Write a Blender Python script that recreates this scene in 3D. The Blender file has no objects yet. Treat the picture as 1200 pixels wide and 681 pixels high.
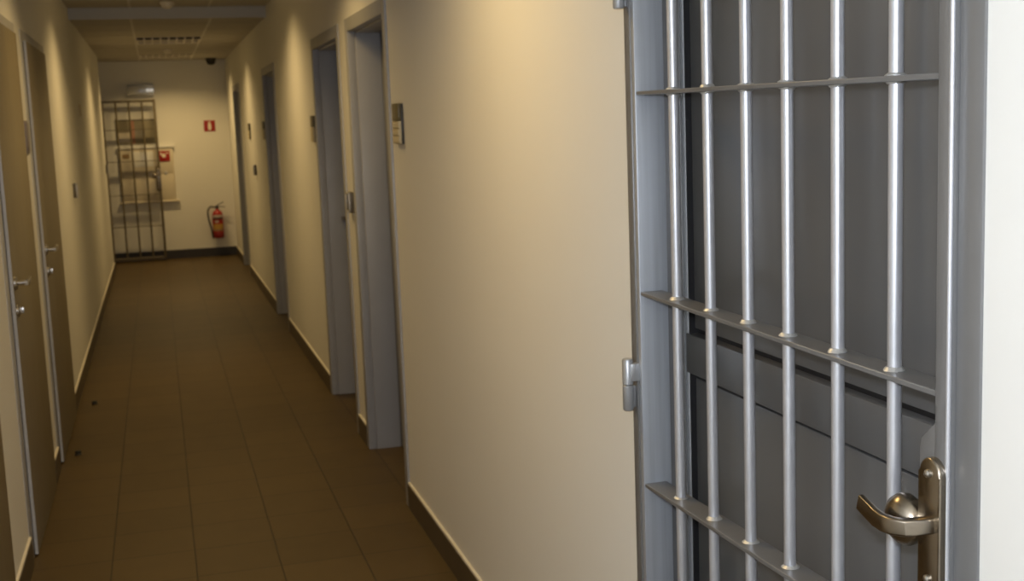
import bpy, bmesh, math, random
from mathutils import Vector, Matrix
random.seed(4)
SC = bpy.context.scene
COL = SC.collection
PI = math.pi
# ------------------------------------------------------------------ measures (metres)
R = 0.9177          # right corridor wall
L = -0.5655         # left corridor wall
YE = 16.12          # end wall
YN = -2.6           # wall behind the camera
YL = 15.0           # where the left wall stops and a side passage opens
XS = -2.3           # end of the side passage
HC, HL = 2.56, 2.485  # main ceiling, lowered ceiling beyond the step
YS = 10.1
BH = 0.112          # baseboard height

# ------------------------------------------------------------------ materials
def mat(name, col, rough=.5, metal=0., bump=0., bscale=60., var=0., vscale=4., coat=0., emit=None, estr=0., alpha=None, trans=0., spec=.5, stretch=None):
    m = bpy.data.materials.new(name); m.use_nodes = True
    nt = m.node_tree; b = nt.nodes['Principled BSDF']
    b.inputs['Base Color'].default_value = (*col, 1)
    b.inputs['Roughness'].default_value = rough
    b.inputs['Metallic'].default_value = metal
    b.inputs['Coat Weight'].default_value = coat
    b.inputs['Coat Roughness'].default_value = .15
    b.inputs['Specular IOR Level'].default_value = spec
    b.inputs['Transmission Weight'].default_value = trans
    if emit:
        b.inputs['Emission Color'].default_value = (*emit, 1); b.inputs['Emission Strength'].default_value = estr
    tc = nt.nodes.new('ShaderNodeTexCoord')
    src = tc.outputs['Object']
    if stretch:
        mp = nt.nodes.new('ShaderNodeMapping'); mp.inputs['Scale'].default_value = stretch
        nt.links.new(src, mp.inputs[0]); src = mp.outputs[0]
    if bump:
        n = nt.nodes.new('ShaderNodeTexNoise'); n.inputs['Scale'].default_value = bscale; n.inputs['Detail'].default_value = 4
        nt.links.new(src, n.inputs['Vector'])
        bp = nt.nodes.new('ShaderNodeBump'); bp.inputs['Strength'].default_value = bump; bp.inputs['Distance'].default_value = .002
        nt.links.new(n.outputs['Fac'], bp.inputs['Height']); nt.links.new(bp.outputs['Normal'], b.inputs['Normal'])
    if var:
        n = nt.nodes.new('ShaderNodeTexNoise'); n.inputs['Scale'].default_value = vscale; n.inputs['Detail'].default_value = 5
        nt.links.new(src, n.inputs['Vector'])
        mr = nt.nodes.new('ShaderNodeMapRange'); mr.inputs['To Min'].default_value = 1 - var; mr.inputs['To Max'].default_value = 1 + var
        mr.inputs['From Min'].default_value = .3; mr.inputs['From Max'].default_value = .7
        nt.links.new(n.outputs['Fac'], mr.inputs['Value'])
        mx = nt.nodes.new('ShaderNodeMix'); mx.data_type = 'RGBA'; mx.blend_type = 'MULTIPLY'; mx.inputs['Factor'].default_value = 1
        mx.inputs[6].default_value = (*col, 1)
        nt.links.new(mr.outputs[0], mx.inputs[7]); nt.links.new(mx.outputs[2], b.inputs['Base Color'])
    return m

M = {}
M['wall'] = mat('wall_paint', (.785, .775, .725), .62, bump=.12, bscale=90, var=.02, vscale=1.2)
M['ceil'] = mat('ceiling_board', (.50, .47, .40), .8)
M['step'] = mat('step_face_paint', (.50, .50, .49), .6)
M['tbar'] = mat('ceiling_grid_metal', (.62, .59, .50), .45)
M['frame'] = mat('door_frame_grey', (.39, .395, .41), .42, bump=.05, bscale=200, var=.03, vscale=8)
M['leafgrey'] = mat('door_leaf_grey', (.20, .205, .215), .45, var=.03, vscale=5)
M['leafbeige'] = mat('door_leaf_beige', (.25, .21, .135), .45, var=.05, vscale=3, stretch=(6, 6, .6))
M['base'] = mat('baseboard_tile', (.075, .055, .034), .4, var=.12, vscale=9)
M['basedark'] = mat('baseboard_dark', (.035, .03, .025), .45, var=.1, vscale=9)
M['grout'] = mat('white_edge_line', (.72, .68, .58), .7)
M['gate'] = mat('silver_grey_gate_paint', (.36, .365, .375), .36, metal=.55, bump=.06, bscale=60, var=.06, vscale=14, stretch=(4, 4, .5))
M['bar'] = mat('silver_bar_paint', (.60, .61, .64), .33, metal=.6, bump=.05, bscale=120, var=.04, vscale=20)
M['weld'] = mat('weld_metal', (.62, .62, .60), .35, metal=.6, bump=.5, bscale=300)
M['gateframe'] = mat('grey_gate_frame_paint', (.20, .20, .198), .36, metal=.25, bump=.05, bscale=150, var=.05, vscale=7)
M['jamb'] = mat('brushed_jamb_paint', (.47, .50, .54), .38, metal=.45, var=.09, vscale=10, stretch=(10, 10, .25))
M['cell'] = mat('cell_door_grey', (.112, .112, .110), .38, coat=.35, var=.03, vscale=3)
M['gasket'] = mat('black_gasket', (.008, .008, .009), .6)
M['hinge'] = mat('hinge_steel', (.46, .47, .48), .36, metal=.6, bump=.06, bscale=150)
M['brass'] = mat('bronze_nickel_handle', (.34, .295, .235), .27, metal=1., var=.06, vscale=30)
M['nickel'] = mat('satin_nickel', (.55, .53, .50), .28, metal=1.)
M['dark'] = mat('dark_plastic', (.03, .028, .025), .4)
M['olive'] = mat('olive_plate', (.12, .10, .045), .35)
M['cream'] = mat('cream_plate', (.62, .54, .36), .5)
M['silver'] = mat('silver_plastic', (.55, .55, .56), .4, metal=.4)
M['red'] = mat('fire_red', (.34, .012, .008), .35)
M['darkred'] = mat('deep_red', (.22, .008, .008), .4)
M['signwhite'] = mat('sign_white', (.8, .72, .58), .5)
M['yellow'] = mat('label_ochre', (.45, .26, .05), .5)
M['labelwhite'] = mat('label_white', (.5, .46, .42), .5)
M['rubber'] = mat('black_rubber', (.018, .016, .014), .5)
M['cabinet'] = mat('cabinet_cream_metal', (.66, .60, .48), .4)
M['whitepl'] = mat('white_plastic', (.78, .78, .76), .25)
M['clear'] = mat('clear_plastic', (.92, .92, .90), .16, trans=.72)
M['led'] = mat('lit_led', (.9, .9, .9), .3, emit=(1, .97, .92), estr=.75)
M['tube'] = mat('lamp_tube', (.9, .9, .85), .4, emit=(1, .72, .38), estr=3.0)
M['board'] = mat('grey_green_board', (.27, .24, .165), .35, var=.15, vscale=6)
M['boardtop'] = mat('board_dark_edge', (.09, .075, .05), .4)
M['rust'] = mat('faded_red_band', (.40, .20, .13), .5)
M['brown'] = mat('brown_label', (.30, .20, .10), .6)
M['lamphouse'] = mat('luminaire_white_metal', (.75, .70, .60), .4)
M['gatebrown'] = mat('dark_brown_gate_paint', (.13, .105, .062), .45, metal=.1)  # brown, darkened to paint in the far gate's backlit shade
M['housing'] = mat('reader_brown_housing', (.10, .085, .06), .4)
M['frameleft'] = mat('light_grey_door_frame', (.46, .46, .465), .42, bump=.05, bscale=200, var=.03, vscale=8)
M['plum'] = mat('grey_violet_plate', (.20, .175, .19), .4)
M['louvre'] = mat('louvre_dark', (.06, .042, .024), .5)

def floor_mat():
    m = bpy.data.materials.new('brown_floor_tile'); m.use_nodes = True
    nt = m.node_tree; b = nt.nodes['Principled BSDF']
    tc = nt.nodes.new('ShaderNodeTexCoord')
    mp = nt.nodes.new('ShaderNodeMapping'); mp.inputs['Location'].default_value = (-.03 + .3025*20, -4.72 + .2985*20, 0)
    br = nt.nodes.new('ShaderNodeTexBrick'); br.offset = 0; br.squash = 1
    br.inputs['Scale'].default_value = 1; br.inputs['Brick Width'].default_value = .3025; br.inputs['Row Height'].default_value = .2985
    br.inputs['Mortar Size'].default_value = .0032; br.inputs['Mortar Smooth'].default_value = .4
    br.inputs['Color1'].default_value = (.088, .057, .020, 1); br.inputs['Color2'].default_value = (.076, .0495, .0175, 1)
    br.inputs['Mortar'].default_value = (.030, .020, .009, 1)
    nt.links.new(tc.outputs['Object'], mp.inputs[0]); nt.links.new(mp.outputs[0], br.inputs['Vector'])
    n = nt.nodes.new('ShaderNodeTexNoise'); n.inputs['Scale'].default_value = 7; n.inputs['Detail'].default_value = 6
    nt.links.new(tc.outputs['Object'], n.inputs['Vector'])
    mr = nt.nodes.new('ShaderNodeMapRange'); mr.inputs['To Min'].default_value = .85; mr.inputs['To Max'].default_value = 1.15
    nt.links.new(n.outputs['Fac'], mr.inputs['Value'])
    mx = nt.nodes.new('ShaderNodeMix'); mx.data_type = 'RGBA'; mx.blend_type = 'MULTIPLY'; mx.inputs['Factor'].default_value = 1
    nt.links.new(br.outputs['Color'], mx.inputs[6]); nt.links.new(mr.outputs[0], mx.inputs[7]); nt.links.new(mx.outputs[2], b.inputs['Base Color'])
    b.inputs['Roughness'].default_value = .5; b.inputs['Specular IOR Level'].default_value = .28
    bp = nt.nodes.new('ShaderNodeBump'); bp.inputs['Strength'].default_value = .4; bp.inputs['Distance'].default_value = .002; bp.invert = True
    nt.links.new(br.outputs['Fac'], bp.inputs['Height']); nt.links.new(bp.outputs['Normal'], b.inputs['Normal'])
    return m
M['floor'] = floor_mat()

# ------------------------------------------------------------------ mesh builder
class MB:
    def __init__(s): s.bm = bmesh.new()
    def _mi(s, faces, mi):
        for f in faces: f.material_index = mi
    def box(s, a, b, mi=0, bev=0., seg=2):
        a, b = [min(p, q) for p, q in zip(a, b)], [max(p, q) for p, q in zip(a, b)]
        g = bmesh.ops.create_cube(s.bm, size=1)['verts']
        for v in g:
            v.co = Vector([a[i] + (v.co[i] + .5)*(b[i]-a[i]) for i in range(3)])
        fs = list({f for v in g for f in v.link_faces}); s._mi(fs, mi)
        if bev > 0:
            es = list({e for v in g for e in v.link_edges})
            r = bmesh.ops.bevel(s.bm, geom=es, offset=bev, segments=seg, profile=.5, affect='EDGES')
            s._mi(r['faces'], mi)
        return s
    def hexa(s, c, mi=0):   # eight corners: bottom four, top four
        v = [s.bm.verts.new(p) for p in c]
        for q in ((3, 2, 1, 0), (4, 5, 6, 7), (0, 1, 5, 4), (1, 2, 6, 5), (2, 3, 7, 6), (3, 0, 4, 7)):
            s.bm.faces.new([v[i] for i in q]).material_index = mi
        return s
    def lathe(s, prof, o, axis, mi=0, n=24):   # prof: (radius, distance along axis)
        ax = Vector(axis).normalized(); t = ax.orthogonal().normalized(); u = ax.cross(t); o = Vector(o)
        rings = []
        for r, h in prof:
            if r < 1e-6: rings.append([s.bm.verts.new(o + ax*h)])
            else: rings.append([s.bm.verts.new(o + ax*h + (t*math.cos(2*PI*k/n) + u*math.sin(2*PI*k/n))*r) for k in range(n)])
        for A, B in zip(rings, rings[1:]):
            for k in range(n):
                k2 = (k+1) % n
                if len(A) == 1 and len(B) == 1: continue
                if len(A) == 1: vs = [A[0], B[k2], B[k]]
                elif len(B) == 1: vs = [A[k], A[k2], B[0]]
                else: vs = [A[k], A[k2], B[k2], B[k]]
                s.bm.faces.new(vs).material_index = mi
        if len(rings[0]) > 1: s.bm.faces.new(rings[0][::-1]).material_index = mi
        if len(rings[-1]) > 1: s.bm.faces.new(rings[-1]).material_index = mi
        return s
    def cyl(s, a, b, r, mi=0, n=20):
        a, b = Vector(a), Vector(b); d = b-a
        return s.lathe([(r, 0), (r, d.length)], a, d, mi, n)
    def prism(s, poly, axis, d0, d1, mi=0, bev=0., seg=2):   # poly in the two other axes, extruded along axis
        i, j = [k for k in range(3) if k != axis]
        def P(q, d):
            v = [0, 0, 0]; v[i], v[j], v[axis] = q[0], q[1], d; return v
        A = [s.bm.verts.new(P(q, d0)) for q in poly]; B = [s.bm.verts.new(P(q, d1)) for q in poly]
        fs = [s.bm.faces.new(A[::-1]), s.bm.faces.new(B)]
        n = len(A)
        for k in range(n): fs.append(s.bm.faces.new([A[k], A[(k+1) % n], B[(k+1) % n], B[k]]))
        s._mi(fs, mi)
        if bev:
            es = [e for e in fs[0].edges] + [e for e in fs[1].edges]
            r = bmesh.ops.bevel(s.bm, geom=es, offset=bev, segments=seg, profile=.5, affect='EDGES'); s._mi(r['faces'], mi)
        return s
    def sweep(s, path, secs, mi=0, up=(0, 0, 1)):   # secs: per-point list of (w, h) rounded-rect sections; or a radius
        up = Vector(up); path = [Vector(p) for p in path]; rings = []
        for k, p in enumerate(path):
            t = (path[min(k+1, len(path)-1)] - path[max(k-1, 0)]).normalized()
            sd = t.cross(up).normalized(); u2 = sd.cross(t)
            sec = secs[k] if isinstance(secs, list) else secs
            if isinstance(sec, tuple):
                w, h = sec[0]/2, sec[1]/2; pts = []; r = min(w, h)*.45
                for cx, cy, a0 in ((w-r, h-r, 0), (-w+r, h-r, PI/2), (-w+r, -h+r, PI), (w-r, -h+r, 1.5*PI)):
                    for q in range(4): pts.append((cx + r*math.cos(a0+q*PI/6), cy + r*math.sin(a0+q*PI/6)))
            else: pts = [(sec*math.cos(2*PI*q/14), sec*math.sin(2*PI*q/14)) for q in range(14)]
            rings.append([s.bm.verts.new(p + sd*x + u2*y) for x, y in pts])
        n = len(rings[0])
        for A, B in zip(rings, rings[1:]):
            for k in range(n): s.bm.faces.new([A[k], A[(k+1) % n], B[(k+1) % n], B[k]]).material_index = mi
        s.bm.faces.new(rings[0][::-1]).material_index = mi; s.bm.faces.new(rings[-1]).material_index = mi
        return s
    def build(s, name, mats, parent=None, shift=None, label=None, kind=None, smooth=True):
        if not isinstance(mats, (list, tuple)): mats = [mats]
        bmesh.ops.recalc_face_normals(s.bm, faces=s.bm.faces[:])
        if shift is not None: bmesh.ops.translate(s.bm, verts=s.bm.verts[:], vec=-Vector(shift))
        me = bpy.data.meshes.new(name); s.bm.to_mesh(me); s.bm.free()
        for m in mats: me.materials.append(m if not isinstance(m, str) else M[m])
        if smooth:
            me.shade_smooth(); me.set_sharp_from_angle(angle=math.radians(38))
        o = bpy.data.objects.new(name, me); COL.objects.link(o)
        if parent is not None: o.parent = parent
        if label: o['label'] = label
        if kind: o['kind'] = kind
        return o

def tag(o, label=None, cat=None, group=None, kind=None):
    if label: o['label'] = label
    if cat: o['category'] = cat
    if group: o['group'] = group
    if kind: o['kind'] = kind
    return o
def thing(name, label, cat, loc=(0, 0, 0), rz=0., group=None, kind=None):
    o = bpy.data.objects.new(name, None); COL.objects.link(o); o.empty_display_size = .1
    o.location = loc; o.rotation_euler = (0, 0, rz)
    return tag(o, label, cat, group, kind)
def copy_tree(o, loc=None, rz=None, label=None, group=None, parent=None):
    c = o.copy(); COL.objects.link(c)
    if parent is not None: c.parent = parent
    if loc is not None: c.location = loc
    if rz is not None: c.rotation_euler = (0, 0, rz)
    if label: c['label'] = label
    if group: c['group'] = group
    for ch in list(o.children): copy_tree(ch, parent=c)
    return c

# ------------------------------------------------------------------ the setting
WT = .28   # wall thickness
fl = MB().box((XS-.1, YN-.1, -.1), (R+WT, YE+.15, 0)).build('floor', 'floor', kind='structure', smooth=False)
tag(fl, 'brown square-tiled corridor floor', 'floor')
c = MB()
c.box((XS-.1, YN-.1, HC), (R+WT, YS, HC+.12))
c.box((XS-.1, YS, HL), (R+WT, YE+.15, HC+.12))
c.box((L, YS-.018, HL-.012), (R, YS, HC), 1)
for x in (-.112, .478):
    c.box((x-.010, YN, HC-.003), (x+.010, YS-.018, HC), 2)
for x in (-.112, .500):
    c.box((x-.010, YS, HL-.003), (x+.010, YE, HL), 2)
y = YS-.02-.6
while y > YN:
    c.box((L, y-.010, HC-.003), (R, y+.010, HC), 2); y -= .6
y = YS+.6
while y < YE:
    c.box((L, y-.008, HL-.003), (R, y+.008, HL), 0); y += .6
tag(c.build('ceiling', ['ceil', 'step', 'tbar'], kind='structure', smooth=False), 'suspended ceiling of large tiles with a grey step down to its far part', 'ceiling')

# door positions along the right wall: (y0, y1) outer edges of the steel frame
RD = [(4.907, 5.965), (6.215, 7.297), (9.680, 10.740), (13.780, 14.860)]
GD = (1.213, 2.333)           # barred gate and cell door
LD = [(2.95, 4.28), (4.780, 5.920), (6.170, 7.420)]
def wall_x(name, x0, x1, openings, y0, y1, top, label):
    m = MB(); y = y0
    for a, b, h in openings:
        m.box((x0, y, 0), (x1, a, top)); m.box((x0, a, h), (x1, b, top)); y = b
    m.box((x0, y, 0), (x1, y1, top))
    return tag(m.build(name, 'wall', kind='structure', smooth=False), label, 'wall')
wall_x('wall_right', R, R+WT, [(GD[0]+.02, GD[1]-.012, 2.07)] + [(a+.02, b-.02, 2.08) for a, b in RD], YN, YE, HC+.1, 'cream corridor wall with the barred gate and deep grey doorways')
wall_x('wall_left', L-WT, L, [(a+.03, b-.03, 2.06) for a, b in LD], YN, YL, HC+.1, 'cream corridor wall with the flush beige doors')
tag(MB().box((XS, YE, 0), (R+WT, YE+.15, HC)).build('wall_end', 'wall', kind='structure', smooth=False), 'cream end wall of the corridor carrying the fire signs', 'wall')
tag(MB().box((L-WT, YN-.1, 0), (R+WT, YN, HC)).build('wall_near', 'wall', kind='structure', smooth=False), 'cream wall closing the corridor behind the viewer', 'wall')
w = MB(); w.box((XS-.1, YL-.2, 0), (XS, YE+.15, HC)); w.box((XS, YL-.28, 0), (L-WT, YL, HC))
tag(w.build('wall_side', 'wall', kind='structure', smooth=False), 'cream walls of the side passage behind the corridor corner', 'wall')

def baseboard(name, segs, axis, face, sgn, label, mats=('base', 'grout')):
    m = MB(); t = .011
    for a, b in segs:
        for z0, z1, mi, tt in ((0, BH-.008, 0, t), (BH-.008, BH, 1, t*.8)):
            if axis == 1: m.box((face, a, z0), (face+sgn*tt, b, z1), mi)
            else: m.box((a, face, z0), (b, face+sgn*tt, z1), mi)
    return tag(m.build(name, list(mats), kind='structure', smooth=False), label, 'baseboard')
e = .001
edges = [YN] + [v for p in [GD] + RD for v in p] + [YE-.012]
baseboard('baseboard_right', [(edges[k]+e, edges[k+1]-e) for k in range(0, len(edges), 2)], 1, R, -1, 'brown tile baseboard with a light top edge under the gate-side wall')
edges = [YN] + [v for p in LD for v in p] + [YL]
baseboard('baseboard_left', [(edges[k]+e, edges[k+1]-e) for k in range(0, len(edges), 2)], 1, L, 1, 'brown tile baseboard with a light top edge under the beige-door wall')
baseboard('baseboard_end', [(XS, R)], 0, YE, -1, 'dark baseboard across the end wall', ('basedark', 'basedark'))

# ------------------------------------------------------------------ lever set used on the room doors (local: outward is -Y)
def lever_set(parent, x, z, dirn, metal='nickel', gap=.105):
    h = MB()
    h.lathe([(.0, -.012), (.022, -.012), (.026, -.008), (.026, 0)], (x, 0, z), (0, 1, 0), n=20)
    h.cyl((x, -.005, z), (x, -.045, z), .009, n=14)
    h.sweep([(x-dirn*.008, -.043, z), (x+dirn*.02, -.047, z), (x+dirn*.07, -.047, z+.002), (x+dirn*.125, -.044, z+.004)], [(.014, .020), (.014, .020), (.013, .019), (.011, .016)])
    o = h.build('handle', metal, parent)
    k = MB()
    k.lathe([(.0, -.012), (.020, -.012), (.024, -.008), (.024, 0)], (x, 0, z-gap), (0, 1, 0), n=20)
    k.box((x-.004, -.026, z-gap-.012), (x+.004, -.01, z-gap+.012), 0, .002)
    k.build('keyhole_rose', metal, parent)
    return o

# ------------------------------------------------------------------ right-hand doorways: deep grey steel frames with the leaf set back
def recessed_door(name, y0, y1, label, far_lock=True):
    W = y1-y0
    # local X runs from the far side (y1) towards the viewer, local Y into the wall
    d = thing(name, label, 'door', (R, y1, 0), -PI/2, 'grey doorways in the right wall', 'structure')
    f = MB(); t = .062
    P, D1, D2 = -.009, .030, .150
    f.box((0, P, 0), (t, D1, 2.10), 0, .003); f.box((W-t, P, 0), (W, D1, 2.10), 0, .003)
    f.box((t-.002, P, 2.10-t), (W-t+.002, D1, 2.10), 0, .003)
    f.box((.021, D1, 0), (t+.008, D2, 2.079), 0, .003); f.box((W-t-.008, D1, 0), (W-.021, D2, 2.079), 0, .003)
    f.box((t+.004, D1, 2.10-t-.008), (W-t-.004, D2, 2.079), 0, .003)
    f.build('door_frame', 'frame', d)
    lf = MB(); lf.box((.022, D2, .006), (W-.022, D2+.042, 2.076), 0, .002)
    leaf = lf.build('door_leaf', 'leafgrey', d)
    hl = MB()
    hx, hz = (t+.036 if far_lock else W-t-.063), 1.06
    hp = bpy.data.objects.new('lock_set', None); COL.objects.link(hp); hp.parent = d; hp.location = (0, D2, 0)
    lever_set(hp, hx, hz, 1 if far_lock else -1, 'brass')
    return d
recessed_door('door_2', *RD[0], 'nearest deep grey doorway, beside the two-tone plate on the right wall', False)
recessed_door('door_3', *RD[1], 'second deep grey doorway, just past the strip of wall carrying a small reader')
recessed_door('door_4', *RD[2], 'third deep grey doorway, between two bright patches of wall')
recessed_door('door_5', *RD[3], 'last deep grey doorway, next to the end wall')

# ------------------------------------------------------------------ left-hand flush doors: grey frame, beige leaf standing proud
def flush_door(name, y0, y1, label):
    W = y1-y0
    # local X runs away from the viewer? outward is -Y -> +x in the world, so X -> +y
    d = thing(name, label, 'door', (L, y0, 0), PI/2, 'beige doors in the left wall', 'structure')
    t = .10
    f = MB(); P = -.003
    f.box((0, P, 0), (t, .10, 2.10), 0, .003); f.box((W-t, P, 0), (W, .10, 2.10), 0, .003); f.box((t-.002, P, 2.10-.06), (W-t+.002, .10, 2.10), 0, .003)
    f.build('door_frame', 'frameleft', d)
    g = MB(); g.box((t-.006, P-.002, .01), (t+.002, .0, 2.045)).build('rebate_seal', 'gasket', d)  # black strip stands in for the shadow in the rebate gap
    lf = MB(); lf.box((t+.003, -.017, .008), (W-t+.012, .02, 2.05), 0, .002)
    leaf = lf.build('door_leaf', 'leafbeige', d)
    ed = MB(); ed.box((t+.0015, -.0165, .009), (t+.0035, .019, 2.049)).build('edge_strip', 'frameleft', d)  # light grey puts the flash-lit leaf edge into the colour
    hp = bpy.data.objects.new('lock_set', None); COL.objects.link(hp); hp.parent = d; hp.location = (0, -.017, 0)
    lever_set(hp, t+.040, 1.058, 1)
    return d
flush_door('door_6', *LD[0], 'beige door with only its far edge showing at the lower left corner')
flush_door('door_7', *LD[1], 'nearer of the two fully seen beige doors, lever at the picture edge')
flush_door('door_8', *LD[2], 'farther beige door, just before the plain stretch of left wall')

# ------------------------------------------------------------------ cell door behind the gate (door_1): steel lining and panelled leaf
y0, y1 = GD
d1 = thing('door_1', 'dark grey panelled cell door with its grey steel surround behind the barred gate', 'door', (R, y1, 0), -PI/2, None, 'structure')
W = y1-y0     # 1.12
f = MB(); P = -.004
f.box((0, P, 0), (.031, .012, 2.08), 0, .003)                       # hinge-side face of the surround
f.box((W-.0465, P, 0), (W, .012, 2.08), 0, .004)
f.box((.029, P, 2.02), (W-.0445, .012, 2.08), 0, .003)
f.build('surround', 'gateframe', d1)
f = MB()
f.box((.013, .012, 0), (.029, .066, 2.05), 0, .002)
f.box((.010, .066, 0), (.0315, .098, 2.05), 0, .002); f.box((.012, .098, 0), (.035, .150, 2.05), 0, .002)
f.box((W-.05, .012, 0), (W-.02, .150, 2.05), 0, .002); f.box((.03, .012, 2.03), (W-.03, .150, 2.068), 0, .002)
f.build('lining', 'gateframe', d1)
# leaf: front face of the rails at local Y .100
F = .100
ax0, ax1 = .0365, W-.056
def rail(m, a, b, z0, z1, d=F): m.box((a, d, z0), (b, d+.040, z1), 0, .0025)
lf = MB()
rail(lf, ax1-.10, ax1, .012, 2.02)
rail(lf, ax0+.012, ax1-.098, 1.070, 1.152, F-.003); rail(lf, ax0+.010, ax1-.098, 1.955, 2.02); rail(lf, ax0+.010, ax1-.098, .012, .10)
lf.build('leaf_frame', 'cell', d1)
lf = MB(); lf.box((ax0, F-.001, .012), (ax0+.021, F+.040, 2.02), 0, .005, 3); lf.build('edge_strip', 'jamb', d1)
g = MB(); g.box((ax0+.015, F+.020, .05), (ax1-.05, F+.030, 1.99)); g.box((ax0+.0208, F+.0005, .05), (ax0+.0245, F+.030, 1.99)); g.build('panel_seal', 'gasket', d1)  # black fill in the grooves around the panels
for z0, z1 in ((1.162, 1.950), (.105, 1.060)):
    p = MB(); p.box((ax0+.0245, F+.011, z0), (ax1-.104, F+.022, z1), 0, .004); p.build('door_panel', 'cell', d1)

# ------------------------------------------------------------------ barred gates (local X from hinge to lock, outward -Y)
def gate(name, label, loc, rz, W, bars, cross, group, paint=('jamb', 'gateframe', 'bar'), br=.0098, welds=True):
    g = thing(name, label, 'gate', loc, rz, group)
    ST, D0, D1 = .016, -.002, .060       # hinge-side flat, front and back
    m = MB(); m.box((0, D0, .03), (ST, D1, 2.01), 0, .002); m.build('hinge_stile', paint[0], g)
    m = MB(); m.box((W-.029, D0-.010, .03), (W, D1-.01, 2.01), 0, .0055, 3)
    # widened plate that carries the lock
    zc = 1.065
    pl = [(W-.006, zc-.19), (W-.050, zc-.19), (W-.056, zc-.18), (W-.060, zc-.17), (W-.060, zc+.10), (W-.057, zc+.113), (W-.048, zc+.122), (W-.034, zc+.130), (W-.027, zc+.142), (W-.006, zc+.142)]
    m.prism(pl, 1, -.0105, .030, 0, .002)
    m.build('lock_stile', paint[1], g)
    m = MB(); m.cyl((W-.0025, D0-.0075, .032), (W-.0025, D0-.0075, 2.008), .0035, n=14); m.build('edge_bead', paint[2], g)  # bead added to draw the bright highlight along the stile's edge
    B0, B1 = .000, .048
    def flat(n, za, zb, th=.008):
        q = MB(); h = th/2; a, b = ST-.002, W-.023
        q.hexa([(a, B0, za-h), (b, B0, zb-h), (b, B1, zb-h), (a, B1, za-h), (a, B0, za+h), (b, B0, zb+h), (b, B1, zb+h), (a, B1, za+h)])
        o = q.build(n, paint[1], g)
        bv = o.modifiers.new('edge', 'BEVEL'); bv.width = .0015; bv.segments = 2
        return o
    flat('rail', 1.990, 1.990, .03); flat('rail', .045, .045, .03)
    cb = [flat('crossbar', za, zb) for za, zb in cross]
    for bx in bars:
        q = MB(); q.cyl((bx, .024, .05), (bx, .024, 1.985), br, n=24); b = q.build('bar', paint[2], g)
        if not welds: continue
        for za, zb in cross:
            z = za + (zb-za)*bx/W
            wl = MB(); k1, k2 = random.uniform(.85, 1.2), random.uniform(.9, 1.15)
            wl.lathe([(br+.0002, .0085*k1), (br+.0018, .0075*k1), (br+.0040*k2, .0052), (br+.0052*k2, .0042), (br+.004, 0), (br+.0035, -.0042), (br+.0025, -.0062), (br+.0002, -.0070)], (bx + random.uniform(-.0008, .0008), .024 + random.uniform(-.0008, .0008), z), (random.uniform(-.08, .08), random.uniform(-.08, .08), 1), n=16)
            wl.build('weld_bead', 'weld', b)
    for z0 in (1.050, 1.860, .22):
        h = MB()
        h.lathe([(.0, -.054), (.0095, -.054), (.0115, -.051), (.0115, -.0015), (.0105, -.0006)], (-.010, -.022, z0), (0, 0, 1), n=20)
        h.lathe([(.0105, .0006), (.0115, .0015), (.0115, .051), (.0095, .054), (.0, .054)], (-.010, -.022, z0), (0, 0, 1), n=20)
        h.box((-.006, -.020, z0+.008), (.006, -.001, z0+.046), 0, .003); h.box((-.024, -.018, z0-.050), (-.012, -.004, z0-.004), 0, .002)
        h.build('hinge', 'hinge', g)
    # long backplate with rounded ends
    hp = bpy.data.objects.new('handle_set', None); COL.objects.link(hp); hp.parent = g; hp.location = (W-.0225, -.0095, .005)
    pr = .0215; zt, zb = 1.157-pr, .905
    poly = [(pr*math.cos(a*PI/12), zt + pr*math.sin(a*PI/12)) for a in range(13)] + [(-pr*math.cos(a*PI/12), zb - pr*math.sin(a*PI/12)) for a in range(13)]
    bp = MB(); bp.prism(poly, 1, -.013, 0, 0, .0035, 3); bp = bp.build('backplate', 'brass', hp)
    for z in (1.137, 1.000):
        sc = MB(); sc.lathe([(.0, -.0185), (.003, -.0182), (.0052, -.0165), (.0055, -.012)], (0, 0, z), (0, 1, 0), n=16)
        sc.build('screw', 'nickel', hp)
    kn = MB()
    kn.lathe([(.0, -.055), (.012, -.054), (.023, -.050), (.031, -.042), (.0345, -.033), (.033, -.024), (.027, -.017), (.022, -.014), (.0, -.014)], (-.051, .020, 1.062), (0, 1, 0), n=32)
    kn.build('round_knob', 'brass', hp)
    lv = MB()
    pts = [(.004, -.010, 1.0715), (.004, -.032, 1.072), (.001, -.047, 1.072), (-.012, -.056, 1.071), (-.032, -.057, 1.069), (-.052, -.055, 1.069), (-.072, -.053, 1.0725), (-.092, -.053, 1.078)]
    sec = [(.016, .021), (.016, .021), (.017, .022), (.014, .022), (.011, .0225), (.010, .0235), (.009, .0235), (.008, .022)]
    lv.sweep(pts, sec); lv.build('lever', 'brass', hp)
    return g
# near gate
GW = 2.300-1.2615
xb = [2.300-v for v in (2.157, 2.008, 1.860, 1.722, 1.575, 1.430)]
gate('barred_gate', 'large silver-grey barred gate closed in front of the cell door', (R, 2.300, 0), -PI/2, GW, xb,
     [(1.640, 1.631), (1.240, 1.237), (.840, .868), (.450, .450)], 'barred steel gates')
# far gate, folded against the end wall
gate('barred_gate', 'small-looking distant barred gate folded against the end wall by the hose cabinet', (-1.080, YE-.17, 0), 0, 1.115,
     [1.108-.155*k for k in range(1, 7)], [(1.645, 1.645), (1.255, 1.255), (.840, .840), (.445, .445)], 'barred steel gates', ('gatebrown',)*3, .0115, False)

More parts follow.
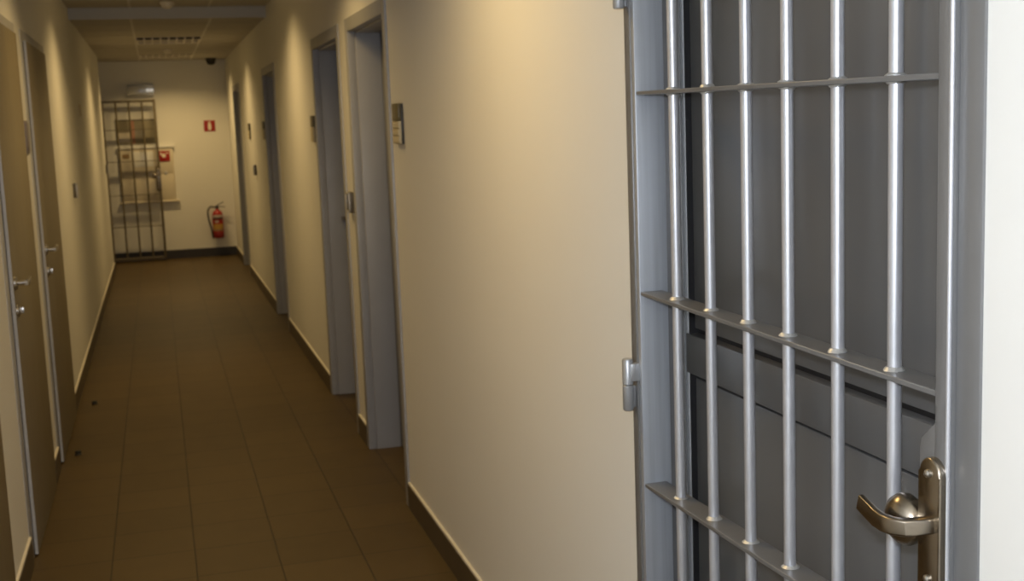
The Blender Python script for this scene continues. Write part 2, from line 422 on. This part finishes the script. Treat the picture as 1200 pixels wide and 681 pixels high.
# ------------------------------------------------------------------ wall plates (outward -Y, origin at the wall, centre)
def make_plate():
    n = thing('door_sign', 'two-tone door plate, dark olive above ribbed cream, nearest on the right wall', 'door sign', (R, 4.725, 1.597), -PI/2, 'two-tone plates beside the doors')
    MB().box((-.065, -.009, -.078), (.065, 0, .078), 0, .003).build('back_box', 'dark', n)  # dark backing paints in the shadow at the plate's side
    MB().box((-.065, -.019, .012), (.060, -.009, .078), 0, .002).build('upper_panel', 'olive', n)
    q = MB(); q.box((-.062, -.016, -.076), (.058, -.009, .011), 0, .001)
    for k in range(3): q.box((-.062, -.021, -.074+k*.029), (.058, -.016, -.074+k*.029+.026), 0, .003)
    q.build('lower_panel', 'cream', n)
    return n
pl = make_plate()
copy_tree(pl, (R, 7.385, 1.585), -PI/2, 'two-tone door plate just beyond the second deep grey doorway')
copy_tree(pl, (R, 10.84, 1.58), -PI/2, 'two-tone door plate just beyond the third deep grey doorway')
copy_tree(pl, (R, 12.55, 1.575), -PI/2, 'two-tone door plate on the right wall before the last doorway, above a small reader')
def slim(label, loc, m1, m2, h):
    n = thing('wall_sign', label, 'sign', loc, PI/2, 'slim plates on the left wall')
    MB().box((-.065, -.008, -h), (.065, 0, h), 0, .002).build('back_plate', m1, n)
    MB().box((-.055, -.011, -h+.012), (.055, -.008, h-.012), 0, .001).build('insert', m2, n)
slim('slim grey-violet plate squeezed between the two beige doors', (L, 6.03, 1.60), 'plum', 'plum', .075)
slim('faint cream plate alone high on the plain stretch of left wall', (L, 10.55, 1.80), 'cream', 'cream', .05)

def make_reader():
    n = thing('wall_reader', 'small silver-framed dark reader between the two nearest grey doorways', 'wall reader', (R, 6.055, 1.222), -PI/2, 'small dark readers on the walls')
    q = MB(); q.box((-.046, -.021, -.050), (.046, 0, .050), 0, .003); q.build('back_box', 'housing', n); q = MB(); q.box((.036, -.028, -.050), (.046, -.020, .050), 0, .002)
    q.box((-.046, -.028, -.050), (-.036, -.020, .050), 0, .002); q.box((-.046, -.028, .040), (.046, -.020, .050), 0, .002); q.box((-.046, -.028, -.050), (.046, -.020, -.040), 0, .002)
    q.build('rim', 'silver', n)
    MB().box((-.036, -.0255, -.040), (.036, -.020, .040), 0, .002).build('dark_face', 'dark', n)
    return n
rd = make_reader()
copy_tree(rd, (R, 12.10, 1.205), -PI/2, 'small silver-framed dark reader on the right wall before the last doorway')
copy_tree(rd, (L, 8.98, 1.225), PI/2, 'small silver-framed dark reader alone on the plain left wall')
copy_tree(rd, (L, 14.80, 1.205), PI/2, 'tiny dark reader at the far corner of the left wall beside the distant gate')

# ------------------------------------------------------------------ end wall things
# extinguisher
X, Z0 = .692, .235
ex = thing('fire_extinguisher', 'red fire extinguisher hanging low on the end wall', 'fire extinguisher', (X, YE-.095, Z0))
q = MB(); q.lathe([(.0, .004), (.058, .004), (.066, .014), (.068, .03), (.068, .285), (.064, .315), (.050, .343), (.030, .358), (.020, .364), (.020, .378), (.0, .378)], (0, 0, 0), (0, 0, 1), n=32); q.build('body', 'red', ex)
q = MB(); q.lathe([(.0675, .0), (.0688, .002), (.0688, .078), (.0675, .080)], (0, 0, .006), (0, 0, 1), n=32); q.build('base_ring', 'darkred', ex)
lb = bpy.data.objects.new('body_label', None); COL.objects.link(lb); lb.parent = ex
def band(z0, z1, m, a0=-1.05, a1=1.05):
    q = MB(); n = 16; r0, r1 = .0675, .0692
    pts = [(r1*math.sin(a0+(a1-a0)*k/n), -r1*math.cos(a0+(a1-a0)*k/n)) for k in range(n+1)] + [(r0*math.sin(a1+(a0-a1)*k/n), -r0*math.cos(a1+(a0-a1)*k/n)) for k in range(n+1)]
    q.prism(pts, 2, z0, z1); return q.build('label_band', m, lb)
band(.270, .300, 'labelwhite'); band(.242, .267, 'dark'); band(.205, .228, 'labelwhite', -.6, .1); band(.120, .185, 'yellow'); band(.098, .118, 'brown')
q = MB(); q.lathe([(.018, 0), (.021, .008), (.021, .028), (.014, .040), (.0, .042)], (0, 0, .376), (0, 0, 1), n=18); q.box((-.045, -.012, .388), (.02, .012, .408), 0, .004); q.build('valve', 'dark', ex)
q = MB(); q.sweep([(-.01, 0, .412), (.03, 0, .432), (.085, 0, .462)], [(.020, .012), (.020, .011), (.018, .009)]); q.sweep([(-.01, 0, .398), (.05, 0, .402), (.105, 0, .392)], [(.020, .010), (.018, .008), (.015, .007)]); q.build('squeeze_lever', 'dark', ex)
q = MB(); pts = []
ctrl = [(-.04, 0, .398), (-.075, -.005, .405), (-.108, -.008, .375), (-.118, -.01, .32), (-.112, -.01, .25), (-.098, -.012, .18), (-.083, -.012, .115), (-.074, -.012, .06)]
for k in range(len(ctrl)-1):
    p0, p1, p2, p3 = [Vector(ctrl[max(0, min(len(ctrl)-1, k+j))]) for j in (-1, 0, 1, 2)]
    for t in (0, .25, .5, .75):
        pts.append(.5*((2*p1)+(-p0+p2)*t+(2*p0-5*p1+4*p2-p3)*t*t+(-p0+3*p1-3*p2+p3)*t**3))
pts.append(Vector(ctrl[-1]))
q.sweep(pts, .0105, up=(0, 1, 0)); q.lathe([(.011, 0), (.015, .01), (.013, .07), (.009, .09)], pts[-1] + Vector((-.004, 0, .03)), (.12, 0, -1), n=14); q.build('hose', 'rubber', ex)
q = MB(); q.box((-.02, .060, .18), (.02, .094, .34), 0, .003); q.lathe([(.0685, .0), (.0705, .002), (.0705, .016), (.0685, .018)], (0, 0, .232), (0, 0, 1), n=28); q.build('bracket_mount', 'darkred', ex)

# extinguisher sign
S = .137
sg = thing('fire_sign', 'red square sign with a white extinguisher pictogram on the end wall', 'sign', (.676, YE-.004, 1.658))
MB().box((-S/2, -.003, -S/2), (S/2, .003, S/2), 0, .001).build('sign_plate', 'red', sg)
q = MB(); q.prism([(-.020, -.052), (.020, -.052), (.020, .022), (.014, .036), (.006, .040), (.006, .048), (.018, .052), (.018, .057), (-.010, .055), (-.012, .046), (-.006, .044), (-.006, .040), (-.014, .036), (-.020, .022)], 1, -.0045, -.003); q.build('pictogram', 'signwhite', sg)
# hose sign on the cabinet
S = .128

# hose cabinet
hc = thing('hose_cabinet', 'shallow cream hose cabinet set in the end wall behind the distant gate', 'cabinet', (-.12, YE-.0025, .73))
q = MB(); q.box((-.335, -.030, .018), (.325, 0, .678), 0, .004); q.build('cabinet_frame', 'cabinet', hc)
q = MB(); q.box((-.36, -.055, -.005), (.365, 0, .020), 0, .005); q.build('bottom_ledge', 'cabinet', hc)
q = MB(); q.box((-.345, -.050, .676), (.345, 0, .706), 0, .005); q.build('top_ledge', 'whitepl', hc)
q = MB(); q.box((-.31, -.036, .045), (.312, -.028, .352), 0, .003); q.build('lower_door', 'cabinet', hc)
q = MB(); q.box((-.31, -.036, .360), (.312, -.028, .665), 0, .003); dr = q.build('upper_door', 'cabinet', hc)
q = MB(); q.lathe([(.0, -.012), (.016, -.011), (.020, -.004), (.020, 0)], (.222, -.036, .362), (0, 1, 0), n=18); q.build('cabinet_lock', 'silver', dr)
q = MB(); q.box((-.165, -.039, .450), (.085, -.035, .640), 0, .001); q.build('white_sheet', 'whitepl', dr)
q = MB(); q.box((-.285, -.039, .56), (-.205, -.035, .615), 0, .001); q.build('brown_sticker', 'brown', dr)
S = .128
s2 = thing('fire_sign', 'red square sign with a white flame and hose pictogram on the hose cabinet', 'sign', (.098, YE-.0430, 1.302))
MB().box((-S/2, -.004, -S/2), (S/2, .003, S/2), 0, .001).build('sign_plate', 'red', s2)
q = MB(); q.lathe([(.0, 0), (.026, 0), (.026, .0015), (.0, .0015)], (-.008, -.0055, .008), (0, 1, 0), n=20); q.prism([(.014, .030), (.048, .030), (.048, .040), (.024, .044)], 1, -.0055, -.004); q.prism([(-.052, .024), (-.040, .056), (-.030, .030), (-.034, .016), (-.048, .014)], 1, -.0055, -.004); q.build('pictogram', 'signwhite', s2)

# board standing for the murky patch above the cabinet
nb = thing('notice_board', 'murky grey-green board with a faded red upright band above the hose cabinet', 'notice board', (-.225, YE, 1.610))
MB().box((-.235, -.016, -.145), (.235, 0, .145), 0, .003).build('board_panel', 'board', nb)
MB().box((-.240, -.020, .145), (.240, 0, .160), 0, .003).build('top_edge', 'boardtop', nb)
MB().box((-.055, -.0185, -.143), (-.012, -.016, .143)).build('red_band', 'rust', nb)
MB().box((-.205, -.0185, -.125), (-.075, -.016, .00)).build('paper_sheet', 'cabinet', nb)

# emergency light
el = thing('emergency_light', 'clear boxy emergency light fixed to the end wall above the distant gate', 'emergency light', (-.130, YE, 2.130))
MB().box((-.165, -.022, -.072), (.165, 0, .072), 0, .006).build('wall_mount', 'whitepl', el)
q = MB(); q.box((-.160, -.085, -.066), (.160, -.0225, .066), 0, .016, 4); q.build('clear_cover', 'clear', el)
q = MB(); q.cyl((-.13, -.045, -.008), (.05, -.045, -.008), .010, n=16); q.build('tube_lamp', 'whitepl', el)
for x in (.085, .128):
    q = MB(); q.lathe([(.0, -.014), (.010, -.012), (.016, -.002), (.016, 0)], (x, -.04, -.006), (0, 1, 0), n=18); q.build('led_lamp', 'led', el)  # glowing spots stand in for two highlights reflected by the cover

# dome camera
dc = thing('dome_camera', 'black dome camera under the ceiling near the end wall', 'camera', (.735, 15.85, HL))
q = MB(); q.lathe([(.0, -.030), (.060, -.030), (.066, -.024), (.066, 0)], (0, 0, 0), (0, 0, 1), n=28); q.build('mount_ring', 'dark', dc)
q = MB(); q.lathe([(.056, -.028), (.055, -.045), (.046, -.066), (.028, -.080), (.0, -.084)], (0, 0, 0), (0, 0, 1), n=28); q.build('dome', 'rubber', dc)

def smoke(label, loc):
    s = thing('smoke_detector', label, 'smoke detector', loc, 0, 'ceiling smoke detectors')
    q = MB(); q.lathe([(.0, -.018), (.050, -.018), (.054, -.012), (.054, 0)], (0, 0, 0), (0, 0, 1), n=28); q.build('mount_base', 'lamphouse', s)
    q = MB(); q.lathe([(.0, -.046), (.022, -.045), (.036, -.036), (.042, -.026), (.042, -.017)], (0, 0, 0), (0, 0, 1), n=28); q.build('sensor_head', 'lamphouse', s)
    return s
sm = smoke('smoke detector on the ceiling in front of the grey step', (.16, 9.72, HC))
copy_tree(sm, (.20, 14.0, HL), None, 'smoke detector on the lowered ceiling beyond the louvred light')

# door stops on the floor
def stop(label, loc):
    s = thing('door_stop', label, 'door stop', loc, 0, 'small floor door stops')
    q = MB(); q.lathe([(.0, 0), (.018, 0), (.019, .004), (.014, .008), (.014, .014)], (0, 0, 0), (0, 0, 1), n=18); q.build('stop_base', 'dark', s)
    q = MB(); q.lathe([(.014, .013), (.0155, .015), (.0155, .019), (.012, .022), (.0, .022)], (0, 0, 0), (0, 0, 1), n=18); q.build('rubber_top', 'rubber', s)
    return s
st = stop('small dark door stop on the tiles by the foot of the farther beige door', (L+.075, 6.42, 0))
copy_tree(st, (L+.10, 7.62, 0), None, 'small dark door stop on the tiles just past the farther beige door')

# ------------------------------------------------------------------ recessed louvred luminaires and their light
WARM = (1.0, .69, .295)
def luminaire(label, y, z, x=.195, power=40, ang=140, slots=True):
    n = thing('ceiling_light', label, 'ceiling light', (x, y, z), 0, 'louvred ceiling lights')
    dp = .026 if slots else .010
    q = MB(); s = .297
    for a, b in (((-s, -s, -dp), (s, -s+.022, .0)), ((-s, s-.022, -dp), (s, s, .0)), ((-s, -s+.02, -dp), (-s+.022, s-.02, .0)), ((s-.022, -s+.02, -dp), (s, s-.02, .0))): q.box(a, b, 0, .002)
    q.build('light_frame', 'lamphouse', n)
    q = MB()
    for k in range(1, 8):
        xx = -s + 2*s*k/8; q.box((xx-.006, -s+.02, -dp-.0005), (xx+.006, s-.02, -.001))
    q.build('louvre', 'lamphouse', n)
    q = MB()
    for k in range(8):
        xx = -s + 2*s*(k+.5)/8; q.box((xx-.028, -s-.001, -dp+.003), (xx+.028, -s+.004, -.003))
    q.build('louvre_slots', 'louvre', n)
    q = MB()
    for k in range(4):
        xx = -s + 2*s*(k*2+1)/8; q.cyl((xx, -.26, -.0045), (xx, .26, -.0045), .004, n=10)
    q.build('lamp_tubes', 'tube', n)
    la = bpy.data.lights.new('luminaire_glow', 'AREA'); la.shape = 'RECTANGLE'; la.size = .54; la.size_y = .16
    la.energy = power; la.color = WARM; la.spread = math.radians(ang)
    lo = bpy.data.objects.new('luminaire_glow', la); COL.objects.link(lo); lo.parent = n; lo.location = (0, 0, -dp-.006)
    return n
luminaire('louvred ceiling light in the lowered ceiling, its slotted edge showing', 12.5, HL, power=10.5)
luminaire('louvred ceiling light above the plain wall between second and third grey doorways', 8.25, HC, power=11.5)
luminaire('louvred ceiling light above the nearest grey doorway', 5.65, HC, power=9.5)
luminaire('louvred ceiling light close to the end wall', 15.2, HL, power=13, slots=False)
luminaire('louvred ceiling light above the floor in front of the gate', 3.1, HC, power=13, ang=150)
luminaire('louvred ceiling light above and behind the viewer', -.6, HC, power=2, ang=150)

# the photographer's flash, just above the lens
CAMZ = 1.5990
fl_ = bpy.data.lights.new('camera_flash', 'POINT'); fl_.energy = 71; fl_.color = (.90, .968, 1.115); fl_.shadow_soft_size = .035
fo = bpy.data.objects.new('camera_flash', fl_); COL.objects.link(fo); fo.location = (-.005, .0, CAMZ+.09)

# ------------------------------------------------------------------ world, camera, view
wd = bpy.data.worlds.new('World'); SC.world = wd; wd.use_nodes = True
wd.node_tree.nodes['Background'].inputs[0].default_value = (1, .8, .55, 1); wd.node_tree.nodes['Background'].inputs[1].default_value = .01

F_PX, YAW, PITCH, ROLL = 1436.4966, .27653896, -.13891531, -.03803897
cd = bpy.data.cameras.new('camera'); co = bpy.data.objects.new('camera', cd); COL.objects.link(co)
cd.sensor_fit = 'HORIZONTAL'; cd.sensor_width = 36; cd.lens = F_PX/1200*36; cd.clip_start = .02
fw = Vector((math.sin(YAW)*math.cos(PITCH), math.cos(YAW)*math.cos(PITCH), math.sin(PITCH)))
r0 = Vector((math.cos(YAW), -math.sin(YAW), 0)); u0 = r0.cross(fw)
cc, ss = math.cos(ROLL), math.sin(ROLL)
r1 = cc*r0 + ss*u0; u1 = -ss*r0 + cc*u0
co.matrix_world = Matrix((( r1.x, u1.x, -fw.x, 0), (r1.y, u1.y, -fw.y, 0), (r1.z, u1.z, -fw.z, CAMZ), (0, 0, 0, 1)))
cd.dof.use_dof = True; cd.dof.focus_distance = 1.75; cd.dof.aperture_fstop = 10
SC.camera = co
SC.view_settings.view_transform = 'Standard'; SC.view_settings.look = 'None'
SC.view_settings.exposure = 0; SC.view_settings.gamma = 1; SC.view_settings.use_curve_mapping = False
